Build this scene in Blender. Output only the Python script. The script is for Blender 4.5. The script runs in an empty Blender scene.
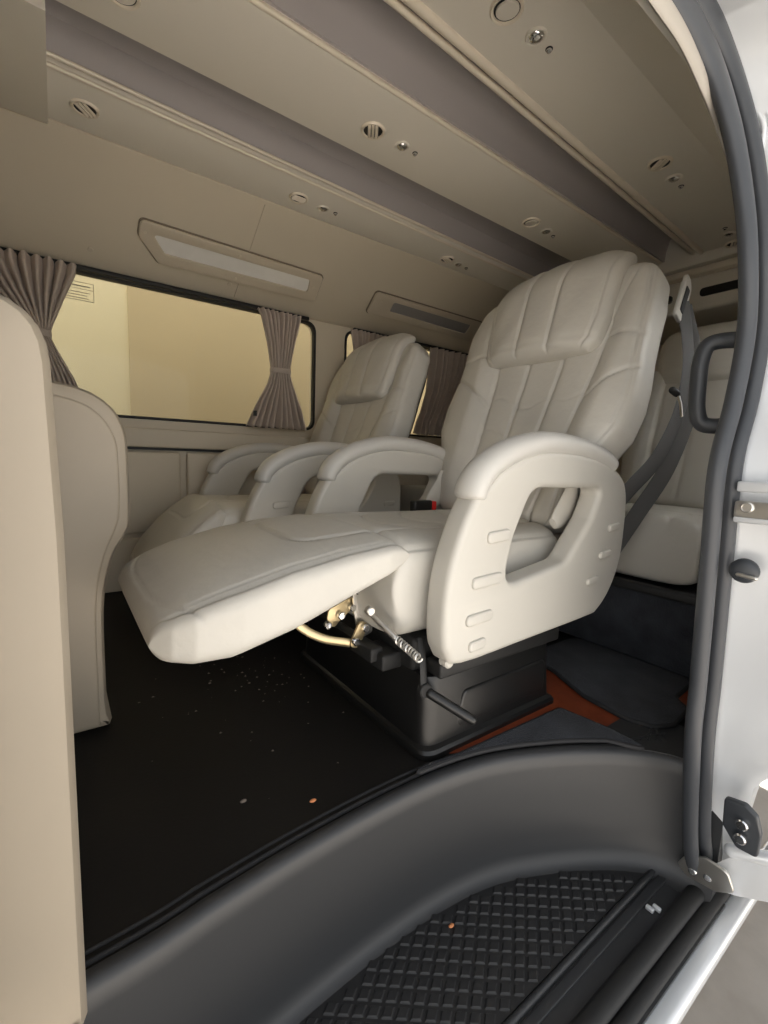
import bpy, bmesh, math, random
import numpy as np
from mathutils import Vector, Matrix
random.seed(7)
SC = bpy.context.scene
COL = SC.collection
PI = math.pi

# ------------------------------------------------------------------ camera
CAM = Vector((0, 0, 0.58))
MW = np.array([[0.8128, -0.0409, 0.5811], [-0.5815, -0.1167, 0.8052], [0.0349, -0.9923, -0.1187]])

def ortho(m):
    x = m[0] / np.linalg.norm(m[0]); y = m[1] - x * (m[1] @ x); y /= np.linalg.norm(y)
    z = np.cross(x, y); z = -z if z[1] > 0 else z
    return np.array([x, y, z])
MW = ortho(MW)
cd = bpy.data.cameras.new('camera')
cam = bpy.data.objects.new('camera', cd); COL.objects.link(cam)
r, u, b = MW[:, 0], -MW[:, 1], -MW[:, 2]
cam.matrix_world = Matrix(((r[0], u[0], b[0], CAM.x), (r[1], u[1], b[1], CAM.y), (r[2], u[2], b[2], CAM.z), (0, 0, 0, 1)))
cd.sensor_fit = 'VERTICAL'; cd.sensor_height = 24.0
cd.lens = 455.0 / 1024.0 * 24.0
cd.clip_start = 0.02; cd.clip_end = 100
SC.camera = cam

# ------------------------------------------------------------------ materials
def mat(name, col, rough=0.5, metal=0.0, bump=0.0, bscale=200.0, var=0.0, vscale=6.0, spec=0.5, coat=0.0, col2=None, distort=0.0, bdist=0.002, detail=4.0, sheen=0.0):
    m = bpy.data.materials.new(name); m.use_nodes = True
    nt = m.node_tree; bs = nt.nodes['Principled BSDF']
    bs.inputs['Base Color'].default_value = (*col, 1)
    bs.inputs['Roughness'].default_value = rough
    bs.inputs['Metallic'].default_value = metal
    bs.inputs['Specular IOR Level'].default_value = spec
    bs.inputs['Coat Weight'].default_value = coat
    if sheen: bs.inputs['Sheen Weight'].default_value = sheen
    tc = nt.nodes.new('ShaderNodeTexCoord')
    if var > 0 or col2:
        n = nt.nodes.new('ShaderNodeTexNoise'); n.inputs['Scale'].default_value = vscale; n.inputs['Detail'].default_value = detail
        n.inputs['Distortion'].default_value = distort
        nt.links.new(tc.outputs['Object'], n.inputs['Vector'])
        cr = nt.nodes.new('ShaderNodeValToRGB')
        c2 = col2 or tuple(c * (1 - var) for c in col)
        cr.color_ramp.elements[0].position = 0.3; cr.color_ramp.elements[1].position = 0.7
        cr.color_ramp.elements[0].color = (*c2, 1); cr.color_ramp.elements[1].color = (*col, 1)
        nt.links.new(n.outputs['Fac'], cr.inputs['Fac']); nt.links.new(cr.outputs['Color'], bs.inputs['Base Color'])
    if bump > 0:
        n = nt.nodes.new('ShaderNodeTexNoise'); n.inputs['Scale'].default_value = bscale; n.inputs['Detail'].default_value = 5
        nt.links.new(tc.outputs['Object'], n.inputs['Vector'])
        bp = nt.nodes.new('ShaderNodeBump'); bp.inputs['Strength'].default_value = bump; bp.inputs['Distance'].default_value = bdist
        nt.links.new(n.outputs['Fac'], bp.inputs['Height']); nt.links.new(bp.outputs['Normal'], bs.inputs['Normal'])
    return m

LEA = (0.61, 0.585, 0.53)
M = {}
M['leather'] = mat('cream_leather', LEA, 0.42, bump=0.25, bscale=55, bdist=0.004, var=0.06, vscale=9)
M['shell'] = mat('cream_plastic', (0.58, 0.555, 0.50), 0.36, bump=0.06, bscale=420, bdist=0.0006)
M['pad'] = mat('cream_vinyl', (0.60, 0.58, 0.54), 0.34, bump=0.08, bscale=300, bdist=0.0008)
M['grey_leather'] = mat('grey_leather', (0.56, 0.535, 0.48), 0.45, bump=0.25, bscale=55, bdist=0.004)
M['panel_lea'] = mat('beige_seat_vinyl', (0.38, 0.325, 0.25), 0.5, bump=0.08, bscale=260, bdist=0.0008, var=0.05, vscale=5)
M['wall'] = mat('beige_wall_plastic', (0.64, 0.57, 0.45), 0.55, bump=0.05, bscale=350, bdist=0.0006, var=0.04, vscale=3)
M['ceil'] = mat('taupe_duct_plastic', (0.74, 0.70, 0.62), 0.5, bump=0.05, bscale=350, bdist=0.0006, var=0.04, vscale=3)
M['roof'] = mat('grey_roof_gloss', (0.42, 0.395, 0.395), 0.25)
M['lip'] = mat('cream_lip', (0.72, 0.65, 0.54), 0.3)
M['plate'] = mat('beige_plate', (0.58, 0.51, 0.40), 0.35)
M['trimstrip'] = mat('door_trim_beige', (0.36, 0.33, 0.285), 0.5)
M['shadow_rim'] = mat('dark_taupe', (0.20, 0.165, 0.12), 0.6)
M['frost'] = mat('frosted_insert', (0.92, 0.90, 0.85), 0.15, var=0.2, vscale=3)
M['frost2'] = mat('dim_insert', (0.30, 0.29, 0.28), 0.3)
M['vinyl'] = mat('black_floor_vinyl', (0.008, 0.0072, 0.0066), 0.6, bump=0.15, bscale=160, bdist=0.002, col2=(0.014, 0.0125, 0.011), vscale=3, spec=0.25)
M['carpet'] = mat('charcoal_carpet', (0.050, 0.055, 0.066), 0.95, bump=1.0, bscale=300, bdist=0.006, col2=(0.024, 0.026, 0.032), vscale=14, spec=0.1, sheen=0.15)
M['bind'] = mat('carpet_binding', (0.018, 0.018, 0.02), 0.75)
M['step'] = mat('grey_step_plastic', (0.030, 0.031, 0.033), 0.42, bump=0.12, bscale=500, bdist=0.0008)
M['mat'] = mat('black_rubber_mat', (0.022, 0.022, 0.023), 0.5, bump=0.1, bscale=400, bdist=0.0008)
M['rubber'] = mat('rubber_seal', (0.042, 0.046, 0.053), 0.45)
M['black'] = mat('black_plastic', (0.010, 0.010, 0.010), 0.34, bump=0.2, bscale=500, bdist=0.0012)
M['blackm'] = mat('black_matt', (0.012, 0.012, 0.012), 0.6)
M['grip'] = mat('dark_grip', (0.032, 0.036, 0.042), 0.42, bump=0.1, bscale=500, bdist=0.0006)
M['silver'] = mat('silver_paint', (0.68, 0.70, 0.72), 0.32, metal=0.3, coat=0.4)
M['steel'] = mat('zinc_steel', (0.62, 0.60, 0.56), 0.3, metal=0.9)
M['brass'] = mat('yellow_zinc', (0.62, 0.50, 0.30), 0.35, metal=0.85)
M['chrome'] = mat('chrome', (0.80, 0.80, 0.80), 0.12, metal=1.0)
M['red'] = mat('red_button', (0.75, 0.02, 0.015), 0.35)
M['belt'] = mat('grey_belt', (0.085, 0.083, 0.082), 0.7, bump=0.3, bscale=700, bdist=0.0008)
M['redfloor'] = mat('red_brown_floor', (0.27, 0.055, 0.018), 0.45, col2=(0.18, 0.035, 0.012), vscale=18, distort=1.0)
M['curtain'] = mat('taupe_curtain', (0.48, 0.405, 0.345), 0.8, bump=0.2, bscale=600, bdist=0.001, sheen=0.2)
M['concrete'] = mat('concrete', (0.47, 0.425, 0.375), 0.9, bump=0.3, bscale=40, bdist=0.006, col2=(0.38, 0.34, 0.295), vscale=7)
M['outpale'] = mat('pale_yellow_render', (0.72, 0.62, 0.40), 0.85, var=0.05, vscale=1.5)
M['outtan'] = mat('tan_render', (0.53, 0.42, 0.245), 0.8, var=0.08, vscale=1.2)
M['decal'] = mat('grey_print', (0.30, 0.26, 0.18), 0.6)
M['crumb'] = mat('orange_crumb', (0.65, 0.25, 0.10), 0.7)
M['fleck'] = mat('pale_fleck', (0.22, 0.18, 0.15), 0.8)
gm = bpy.data.materials.new('window_glass'); gm.use_nodes = True
nt = gm.node_tree; nt.nodes.clear()
o_ = nt.nodes.new('ShaderNodeOutputMaterial'); mx = nt.nodes.new('ShaderNodeMixShader'); tr = nt.nodes.new('ShaderNodeBsdfTransparent')
gl = nt.nodes.new('ShaderNodeBsdfGlossy'); fr = nt.nodes.new('ShaderNodeFresnel'); fr.inputs['IOR'].default_value = 1.18
tr.inputs['Color'].default_value = (0.90, 0.90, 0.86, 1); gl.inputs['Roughness'].default_value = 0.03
nt.links.new(fr.outputs[0], mx.inputs[0]); nt.links.new(tr.outputs[0], mx.inputs[1]); nt.links.new(gl.outputs[0], mx.inputs[2]); nt.links.new(mx.outputs[0], o_.inputs[0])
M['glass'] = gm

# ------------------------------------------------------------------ object helpers
def world_off(p):
    v = Vector((0, 0, 0))
    while p is not None:
        v += p.location; p = p.parent
    return v

def thing(name, label, cat, loc, group=None):
    o = bpy.data.objects.new(name, None); COL.objects.link(o); o.location = loc
    o.empty_display_size = 0.05
    o['label'] = label; o['category'] = cat
    if group: o['group'] = group
    return o

def finish(me, smooth=True, ang=40):
    for p in me.polygons: p.use_smooth = smooth
    if smooth:
        try: me.set_sharp_from_angle(angle=math.radians(ang))
        except Exception: pass

def part(name, bm, m, parent=None, label=None, smooth=True, ang=40):
    """bm has world coordinates; a part of parent, or a top-level mesh with its origin at the middle of its base"""
    me = bpy.data.meshes.new(name)
    if isinstance(bm, bmesh.types.BMesh):
        bmesh.ops.recalc_face_normals(bm, faces=bm.faces[:])
        bm.to_mesh(me); bm.free()
    else:
        me = bm; me.name = name
    o = bpy.data.objects.new(name, me); COL.objects.link(o)
    me.materials.clear(); me.materials.append(m)
    if parent is not None:
        off = world_off(parent); o.parent = parent
    else:
        cs = np.array([v.co[:] for v in me.vertices])
        off = Vector(((cs[:, 0].min() + cs[:, 0].max()) / 2, (cs[:, 1].min() + cs[:, 1].max()) / 2, cs[:, 2].min()))
        o.location = off
    me.transform(Matrix.Translation(-off)); finish(me, smooth, ang)
    if label: o['label'] = label
    return o

def solo(name, bm, m, label, cat, group=None, **k):
    o = part(name, bm, m, None, label, **k); o['category'] = cat
    if group: o['group'] = group
    return o

def struct(name, bm, m, label=None, cat=None, **k):
    o = part(name, bm, m, None, **k); o['kind'] = 'structure'
    o['label'] = label; o['category'] = cat
    return o

# ------------------------------------------------------------------ shape helpers (all return a bmesh in world coordinates)
def join(*bms):
    out = bmesh.new()
    for b in bms:
        me = bpy.data.meshes.new('tmp'); b.to_mesh(me); b.free(); out.from_mesh(me); bpy.data.meshes.remove(me)
    return out

def box(x0, x1, y0, y1, z0, z1, bev=0.0, seg=3):
    bm = bmesh.new(); bmesh.ops.create_cube(bm, size=1)
    for v in bm.verts: v.co = Vector(((x0 + x1) / 2 + v.co.x * (x1 - x0), (y0 + y1) / 2 + v.co.y * (y1 - y0), (z0 + z1) / 2 + v.co.z * (z1 - z0)))
    if bev > 0: bmesh.ops.bevel(bm, geom=bm.edges[:], offset=bev, segments=seg, affect='EDGES', profile=0.5)
    return bm

def xform(bm, mtx):
    bm.transform(mtx); return bm

def loft(rings, close=True, cap=True):
    bm = bmesh.new(); R = [[bm.verts.new(p) for p in ring] for ring in rings]; n = len(R[0])
    for a, b2 in zip(R, R[1:]):
        for i in range(n if close else n - 1):
            j = (i + 1) % n
            try: bm.faces.new((a[i], a[j], b2[j], b2[i]))
            except ValueError: pass
    if cap and close:
        for ring in (R[0], R[-1]):
            try: bm.faces.new(ring)
            except ValueError: pass
    return bm

def smooth_path(pts, n):
    """Catmull-Rom through pts, n samples per span"""
    P = [Vector(p) for p in pts]; out = []
    for i in range(len(P) - 1):
        p0 = P[i - 1] if i > 0 else P[i] * 2 - P[i + 1]
        p1, p2 = P[i], P[i + 1]
        p3 = P[i + 2] if i + 2 < len(P) else P[i + 1] * 2 - P[i]
        for k in range(n):
            t = k / n
            out.append(0.5 * ((2 * p1) + (p2 - p0) * t + (2 * p0 - 5 * p1 + 4 * p2 - p3) * t * t + (3 * p1 - p0 - 3 * p2 + p3) * t ** 3))
    out.append(P[-1]); return out

def tube(pts, rad, seg=12, smooth=0, flat=None, up=None, cap=True):
    """tube along pts; rad a number or list; flat=(wide, thin) makes an elliptic section with its wide axis across 'up'"""
    P = smooth_path(pts, smooth) if smooth else [Vector(p) for p in pts]
    n = len(P); rings = []
    up = Vector(up) if up else None; prev = None
    for i, p in enumerate(P):
        t = (P[min(i + 1, n - 1)] - P[max(i - 1, 0)]).normalized()
        if up: a = t.cross(up).normalized()
        else:
            if prev is None:
                a = t.orthogonal().normalized()
            else:
                a = (prev - t * prev.dot(t)).normalized()
        prev = a; b2 = t.cross(a).normalized()
        rr = rad(i / (n - 1)) if callable(rad) else rad
        wa, wb = (flat if flat else (rr, rr)) if not callable(flat) else flat(i / (n - 1))
        rings.append([p + a * math.cos(2 * PI * k / seg) * wa + b2 * math.sin(2 * PI * k / seg) * wb for k in range(seg)])
    return loft(rings, True, cap)

def capsule(p, q, rad, seg=14):
    p, q = Vector(p), Vector(q); d = (q - p).normalized(); L = (q - p).length
    pts, rs = [], []
    for k in range(5):
        a = PI / 2 * (1 - k / 4); pts.append(p - d * rad * math.sin(a) * 0.999 + d * rad); rs.append(max(rad * math.cos(a), 1e-4))
    for k in range(5):
        a = PI / 2 * k / 4; pts.append(q + d * rad * math.sin(a) * 0.999 - d * rad); rs.append(max(rad * math.cos(a), 1e-4))
    a = d.orthogonal().normalized(); b2 = d.cross(a)
    return loft([[c + (a * math.cos(2 * PI * k / seg) + b2 * math.sin(2 * PI * k / seg)) * rr for k in range(seg)] for c, rr in zip(pts, rs)])

def disc(c, n, rad, depth, seg=24, bev=0.0):
    """short cylinder with its base centre at c, along n"""
    n = Vector(n).normalized(); a = n.orthogonal().normalized(); b2 = n.cross(a); c = Vector(c)
    prof = [(rad, 0), (rad, depth - bev), (rad - bev, depth)] if bev else [(rad, 0), (rad, depth)]
    return loft([[c + n * h + (a * math.cos(2 * PI * k / seg) + b2 * math.sin(2 * PI * k / seg)) * rr for k in range(seg)] for rr, h in prof])

def lathe(c, n, prof, seg=28):
    n = Vector(n).normalized(); a = n.orthogonal().normalized(); b2 = n.cross(a); c = Vector(c)
    return loft([[c + n * h + (a * math.cos(2 * PI * k / seg) + b2 * math.sin(2 * PI * k / seg)) * max(rr, 1e-5) for k in range(seg)] for rr, h in prof])

def rounded(pts, rad, n=6):
    """closed 2D polygon with rounded corners; rad a number or one per corner"""
    out = []; N = len(pts)
    for i in range(N):
        p = Vector(pts[i][:2]); a = Vector(pts[i - 1][:2]); b2 = Vector(pts[(i + 1) % N][:2]); rr = rad[i] if isinstance(rad, (list, tuple)) else rad
        u1 = (a - p); u2 = (b2 - p); l1, l2 = u1.length, u2.length; u1.normalize(); u2.normalize()
        ang = math.acos(max(-1, min(1, u1.dot(u2)))); t = min(rr / math.tan(ang / 2) if ang > 1e-3 else 0, l1 * 0.48, l2 * 0.48)
        if t < 1e-5 or rr <= 0: out.append(p); continue
        s, e = p + u1 * t, p + u2 * t
        for k in range(n + 1):
            w = k / n; out.append((s * (1 - w) + p * w) * (1 - w) + (p * (1 - w) + e * w) * w)
    return out

def plate(outlines, thick, frame, bev=0.0, seg=3):
    """filled outlines (first the outside, then holes) extruded by thick; frame = (origin, axis u, axis v): u,v in plane, thickness along u x v"""
    cu = bpy.data.curves.new('tmp', 'CURVE'); cu.dimensions = '2D'; cu.fill_mode = 'BOTH'
    cu.extrude = thick / 2 - bev; cu.bevel_depth = bev; cu.bevel_resolution = seg; cu.offset = -bev
    for ol in outlines:
        sp = cu.splines.new('POLY'); sp.points.add(len(ol) - 1); sp.use_cyclic_u = True
        for q, p in zip(sp.points, ol): q.co = (p[0], p[1], 0, 1)
    ob = bpy.data.objects.new('tmp', cu); COL.objects.link(ob)
    dg = bpy.context.evaluated_depsgraph_get(); me = bpy.data.meshes.new_from_object(ob.evaluated_get(dg))
    bpy.data.objects.remove(ob); bpy.data.curves.remove(cu)
    o, uu, vv = (Vector(x) for x in frame); uu.normalize(); vv = (vv - uu * vv.dot(uu)).normalized(); w = uu.cross(vv)
    me.transform(Matrix(((uu.x, vv.x, w.x, o.x), (uu.y, vv.y, w.y, o.y), (uu.z, vv.z, w.z, o.z), (0, 0, 0, 1))))
    bm = bmesh.new(); bm.from_mesh(me); bpy.data.meshes.remove(me)
    bmesh.ops.remove_doubles(bm, verts=bm.verts[:], dist=1e-5)
    return bm

def flatpoly(pts, z0, z1):
    return plate([pts], z1 - z0, ((0, 0, (z0 + z1) / 2), (1, 0, 0), (0, 1, 0)))

def sm(a, b, x):
    t = np.clip((x - a) / (b - a), 0, 1); return t * t * (3 - 2 * t)

def unit_loop(n, N):
    th = np.linspace(0, 2 * PI, 4001)
    c, s = np.cos(th), np.sin(th)
    x = np.sign(c) * np.abs(c) ** (2 / n); y = np.sign(s) * np.abs(s) ** (2 / n)
    d = np.concatenate([[0], np.cumsum(np.hypot(np.diff(x), np.diff(y) * 0.4))])
    t = np.linspace(0, d[-1], N, endpoint=False)
    return np.interp(t, d, x), np.interp(t, d, y)

def cushion(yc, path, nrm, L, W, Tf, Tb, disp=None, n=4.0, ns=120, N=200, e0=0.06, e1=0.06, side=None, wend=0.55, asym=None):
    """padded leather form: path(t)->point of the middle surface (x,z), nrm(t)->front normal; W(t) half width along y;
    Tf, Tb front and back thickness; disp(a, t) lifts the front surface; ends rounded over e0, e1 metres"""
    ux, uy = unit_loop(n, N)
    half = ns // 6
    t0 = e0 * (1 - np.cos(np.linspace(0, PI / 2, half, endpoint=False))) if e0 > 0 else np.array([])
    t1 = L - e1 * (1 - np.cos(np.linspace(0, PI / 2, half, endpoint=False)))[::-1] if e1 > 0 else np.array([])
    ts = np.concatenate([t0, np.linspace(e0, L - e1, ns, endpoint=True)[0 if e0 > 0 else 0:], t1[0:]])
    rings = []
    for t in ts:
        k = 1.0; kw = 1.0
        if e0 > 0 and t < e0:
            q = 1 - t / e0; k = (1 - q ** 2.2) ** (1 / 2.2) if q < 1 else 0.0
        if e1 > 0 and t > L - e1:
            q = 1 - (L - t) / e1; k = (1 - q ** 2.2) ** (1 / 2.2) if q < 1 else 0.0
        k = max(k, 0.02); kw = 1 - (1 - k) * (1 - wend) * 0.6 if wend < 1 else 1
        w = W(t) * kw; px, pz = path(t); nx, nz = nrm(t)
        a = ux * w
        tf = Tf(t) if callable(Tf) else Tf; tb = Tb(t) if callable(Tb) else Tb
        c = np.where(uy > 0, uy * tf, uy * tb) * k
        if disp is not None:
            wgt = np.clip(uy, 0, 1) ** 0.6 * k
            c = c + disp(a, t, w) * wgt
        if asym is not None:
            a = a + asym(t)
        rings.append([(px + nx * cc, yc + aa, pz + nz * cc) for aa, cc in zip(a, c)])
    return loft(rings)

def groove(d, w=0.004, depth=0.005):
    return -1.15 * depth * np.exp(-(d / (w * .82)) ** 2)

def puff(d, w=0.03, h=0.004):
    """a soft roll away from a seam"""
    return -h * np.exp(-np.abs(d) / w)

# ================================================================== THE SETTING
XF, XR = -1.2, 2.9          # front and rear of the modelled cabin
# edge of the raised floor above the side step, from the front to the rear of the doorway
EDGE = [(-1.2, .50), (-.5, .515), (0, .527), (.15, .543), (.27, .555), (.42, .562), (.555, .558), (.68, .535), (.80, .485), (.88, .44), (.945, .392), (.985, .345), (1.0, .29), (1.002, .25)]
EDG = [(p.x, p.y) for p in smooth_path([(x, y, 0) for x, y in EDGE], 6)]
fl = EDG + [(1.06, .25), (XR, .25), (XR, 2.16), (XF, 2.16)]
fo_ = struct('floor', flatpoly(fl, -.03, 0), M['vinyl'], 'black vinyl van floor with a few pale crumbs', 'floor')

for k_, off_ in enumerate((.022, .036)):
    ed_ = []
    for i in range(1, len(EDG) - 1):
        (x0, y0), (x1, y1) = EDG[i - 1], EDG[i + 1]; L_ = math.hypot(x1 - x0, y1 - y0)
        if -.6 < EDG[i][0] < .60: ed_.append((EDG[i][0] - (y1 - y0) / L_ * off_, EDG[i][1] + (x1 - x0) / L_ * off_, .001))
    part('edge_welt', tube(ed_, .0035 - .001 * k_, 8), M['bind'], fo_)
# far side wall with its two windows
W1 = (-.75, 1.062, .705, 1.222); W2 = (1.235, 2.5, .715, 1.222)
def wrect(w, g=0.0, rr=.055): return rounded([(w[0] - g, w[2] - g), (w[1] + g, w[2] - g), (w[1] + g, w[3] + g), (w[0] - g, w[3] + g)], rr)
wbm = plate([[(XF, 0), (XR, 0), (XR, 1.245), (XF, 1.245)], wrect(W1), wrect(W2)], .05, ((0, 2.13, 0), (1, 0, 0), (0, 0, 1)))
SLP = [(2.16, 1.235), (2.108, 1.237), (2.092, 1.240), (2.078, 1.246), (1.90, 1.3555), (1.72, 1.471), (1.70, 1.484), (1.69, 1.53), (1.74, 1.56), (2.16, 1.30)]
wbm = join(wbm, loft([[(x, y, z) for y, z in SLP] for x in np.linspace(XF, XR, 12)]))
wall = struct('wall_right', wbm, M['wall'], 'beige moulded inner side wall of the van around the far windows', 'wall')
# raised lower panels, ledge and seam of the wall
part('sill_ledge', box(XF, XR, 2.072, 2.106, .588, .665, .008), M['wall'], wall)
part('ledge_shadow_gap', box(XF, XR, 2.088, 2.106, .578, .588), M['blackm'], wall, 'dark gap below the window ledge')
for x0, x1 in ((-.6, .43), (.455, 1.25), (1.275, 2.3)):
    part('lower_panel', box(x0, x1, 2.078, 2.106, .235, .572, .012), M['wall'], wall)
part('kick_panel', box(XF, XR, 2.082, 2.106, .0, .215, .008), M['wall'], wall)
def slz(y): return 1.235 + .647 * (2.085 - y)
part('panel_seam', tube([(.655, y, slz(y) - .001) for y in (2.07, 1.95, 1.85, 1.71)], .0022, 8), M['plate'], wall)
for px_ in (.13, .62):
    part('wall_button', disc((px_, 2.02, slz(2.02) + .001), (0, -.543, -.84), .009, .003, 16, .001), M['plate'], wall)

def window(n, w, label):
    fr_ = struct('window_%d' % n, plate([wrect(w, .004), wrect(w, -.007, .05)], .03, ((0, 2.112, 0), (1, 0, 0), (0, 0, 1)), .003), M['blackm'], label, 'window')
    part('pane', plate([wrect(w, -.004, .05)], .004, ((0, 2.118, 0), (1, 0, 0), (0, 0, 1))), M['glass'], fr_, 'clear glass pane')
    part('curtain_track', box(w[0] + .03, w[1] - .05, 2.066, 2.086, w[3] - .004, w[3] + .012, .003), M['blackm'], fr_)
    return fr_
w1 = window(1, W1, 'long far side window with rounded corners above the folded second seat')
w2 = window(2, W2, 'farther side window half hidden behind the second recliner')
# printed sticker on the first pane: an outlined box with rows of unreadable fine print
def bar(x0, x1, z0, z1): return box(x0, x1, 2.1145, 2.1158, z0, z1)
part('glass_sticker', join(bar(.03, .142, 1.186, 1.188), bar(.03, .142, 1.122, 1.124), bar(.03, .032, 1.122, 1.188), bar(.14, .142, 1.122, 1.188), bar(.032, .14, 1.163, 1.1645),
     bar(.045, .13, 1.172, 1.176), bar(.045, .128, 1.15, 1.1525), bar(.045, .12, 1.14, 1.1425), bar(.045, .125, 1.13, 1.1325)), M['decal'], w1, 'pale printed notice on the glass')

# roof, front bulkhead and the header over the doorway
def strip(profile, x0, x1, n=10):
    """profile: (y at x=0, drift of y per metre of x, z)"""
    return loft([[(x, y + s * x, z) for y, s, z in profile] for x in np.linspace(x0, x1, n)], close=False, cap=False)
roofp = [(1.70, .012, 1.595), (1.476, .04, 1.59), (1.466, .042, 1.505), (1.461, .042, 1.505), (1.452, .04, 1.585), (1.43, .035, 1.602), (1.28, .012, 1.61), (1.10, .02, 1.625), (1.012, .021, 1.622), (1.009, .021, 1.500), (1.001, .021, 1.500), (.996, .022, 1.54), (.98, .024, 1.585), (.955, .028, 1.608), (.9, .04, 1.615), (.84, .04, 1.60), (.6, .03, 1.58), (.3, .03, 1.50)]
ceil = struct('ceiling', loft([[(x, y + s * x, z) for y, s, z in roofp] + [(x, y + s * x, z + .03) for y, s, z in roofp[::-1]] for x in np.linspace(XF, XR, 10)]), M['roof'], 'grey glossy roof lining in the troughs between the ducts', 'ceiling')
hdr = [(.60, .03, 1.486), (.57, .03, 1.482), (.50, .02, 1.463), (.445, .01, 1.425), (.405, 0, 1.365), (.392, 0, 1.30), (.388, 0, 1.235), (.396, 0, 1.235), (.402, 0, 1.30), (.418, 0, 1.37), (.46, .01, 1.44), (.51, .02, 1.485), (.60, .03, 1.52)]
struct('trim_1', loft([[(x, y + s * x, z) for y, s, z in hdr] for x in np.linspace(XF, XR, 12)]), M['ceil'], 'taupe header panel curving down over the open doorway', 'door header')
bh = [(1.705, 1.482), (1.70, 1.474), (1.685, 1.470), (1.285, 1.472), (1.285, 1.60), (1.72, 1.60)]
struct('trim_2', loft([[(x, y, z) for y, z in bh] for x in (XF, .0, .02)]), M['ceil'], 'olive taupe bulkhead panel at the front end of the far duct', 'bulkhead')
# near wall behind the doorway, the two ends of the cabin
nw = [(.30, 0), (.30, .85), (.312, 1.0), (.348, 1.15), (.385, 1.24), (.375, 1.245), (.335, 1.15), (.298, 1.0), (.27, .85), (.27, 0)]
def nloft(pts, x0, x1): return loft([[(x, y, z) for y, z in pts] for x in np.linspace(x0, x1, 4)])
low = [(.30, 0), (.30, .70), (.25, .70), (.25, 0)]
upp = [(.34, 1.12), (.348, 1.15), (.385, 1.24), (.375, 1.245), (.335, 1.15), (.325, 1.12)]
struct('wall_left', join(nloft(low, 1.0, XR), nloft(upp, 1.0, XR), nloft(nw, .985, 1.3), nloft(nw, 2.05, XR)), M['wall'], 'beige side wall behind the door opening', 'wall')  # unseen window gap added to brighten the rear ceiling
struct('pillar_1', loft([[(x, y, z) for y, z in nw] for x in np.linspace(XF, -.05, 4)]), M['wall'], 'side wall and pillar at the front edge of the doorway', 'pillar')  # unseen pillar, added to shade the closest front seat back
struct('wall_back', box(XR, XR + .04, .2, 2.16, 0, 1.62), M['wall'], 'dim rear end of the cabin', 'wall')
struct('wall_front', box(XF - .04, XF, .3, 2.16, 0, 1.62), M['wall'], 'unseen front end of the cabin, closed to keep out light from the front', 'wall')  # unseen, closed without a windscreen so the left ceiling stays dark

# outside: ground and the building beside the van
struct('ground', flatpoly([(-6, -6), (8, -6), (8, 5), (-6, 5)], -.93, -.88), M['concrete'], 'dusty concrete ground outside the van', 'ground')
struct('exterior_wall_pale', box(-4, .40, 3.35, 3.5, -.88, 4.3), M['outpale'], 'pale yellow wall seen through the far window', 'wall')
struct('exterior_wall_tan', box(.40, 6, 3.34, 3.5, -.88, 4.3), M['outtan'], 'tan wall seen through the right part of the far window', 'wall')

# ================================================================== DUCTS, VENTS, READING LIGHTS
def duct(prof, lips, x0, x1, label):
    d = thing('overhead_duct', label, 'air duct', (1.0, prof[0][0], 1.484), 'overhead air ducts')
    rings = [[(x, y + s * x, z) for y, s, z in prof] for x in np.linspace(x0, x1, 8)]
    part('duct_panel', loft(rings), M['ceil'], d, ang=35)
    for y, s, z, rr in lips:
        part('edge_rail', tube([(x, y + s * x, z) for x in np.linspace(x0, x1 - .01, 8)], rr, 12), M['lip'], d, 'pale edge rail')
    return d
duct([(1.689, .008, 1.50), (1.687, .008, 1.484), (1.485, .04, 1.484), (1.474, .04, 1.489), (1.47, .04, 1.50), (1.48, .03, 1.586), (1.69, .01, 1.57)],
     [(1.468, .042, 1.486, .006), (1.447, .042, 1.497, .0055)], .02, 2.25, 'taupe overhead duct along the far wall above the wall light panels')
duct([(1.268, .013, 1.605), (1.268, .013, 1.492), (1.262, .013, 1.485), (1.25, .013, 1.484), (1.028, .021, 1.484), (1.014, .021, 1.487), (1.008, .021, 1.496), (1.012, .021, 1.60), (1.2, .02, 1.605)],
     [(1.010, .021, 1.491, .0065)], XF, 2.25, 'taupe overhead duct along the middle of the ceiling')
duct([(.80, .045, 1.60), (.797, .045, 1.495), (.788, .045, 1.486), (.775, .045, 1.484), (.578, .026, 1.484), (.57, .026, 1.488), (.56, .026, 1.56), (.6, .03, 1.577)],
     [(.786, .047, 1.484, .011), (.818, .047, 1.490, .008)], XF, 2.25, 'taupe overhead duct on the door side nearest the camera')

def vent(x, y, z, label, angle, open_=True, rad=.034):
    v = thing('air_vent', label, 'air vent', (x, y, z), 'round air vents in the overhead ducts')
    part('ring', lathe((x, y, z + .001), (0, 0, -1), [(rad, 0), (rad, .004), (rad * .93, .007), (rad * .80, .006), (rad * .76, .001), (rad * .6, .0)], 28), M['lip'], v)
    part('throat', disc((x, y, z - .0005), (0, 0, -1), rad * .78, .0012, 24), M['blackm'], v, 'dark throat')
    if not open_: part('flap', disc((x + rad * .06, y, z - .001), (.12, .05, -1), rad * .69, .004, 24, .0015), M['ceil'], v)
    ca, sa = math.cos(angle), math.sin(angle)
    for k in ((-.30, .0, .30) if open_ else ()):
        w = math.sqrt(max(.0, .74 ** 2 - k * k)) * rad
        c = Vector((x - sa * k * rad, y + ca * k * rad, z - .004))
        bm = box(-w, w, -.0036 if open_ else -rad * .42, .0036 if open_ else rad * .42, -.0035, .0035, .0012, 2)
        bm.transform(Matrix.Translation(c) @ Matrix.Rotation(angle, 4, 'Z') @ Matrix.Rotation(.5 if open_ else .1, 4, 'X'))
        part('louver', bm, M['lip'], v)
    return v
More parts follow.
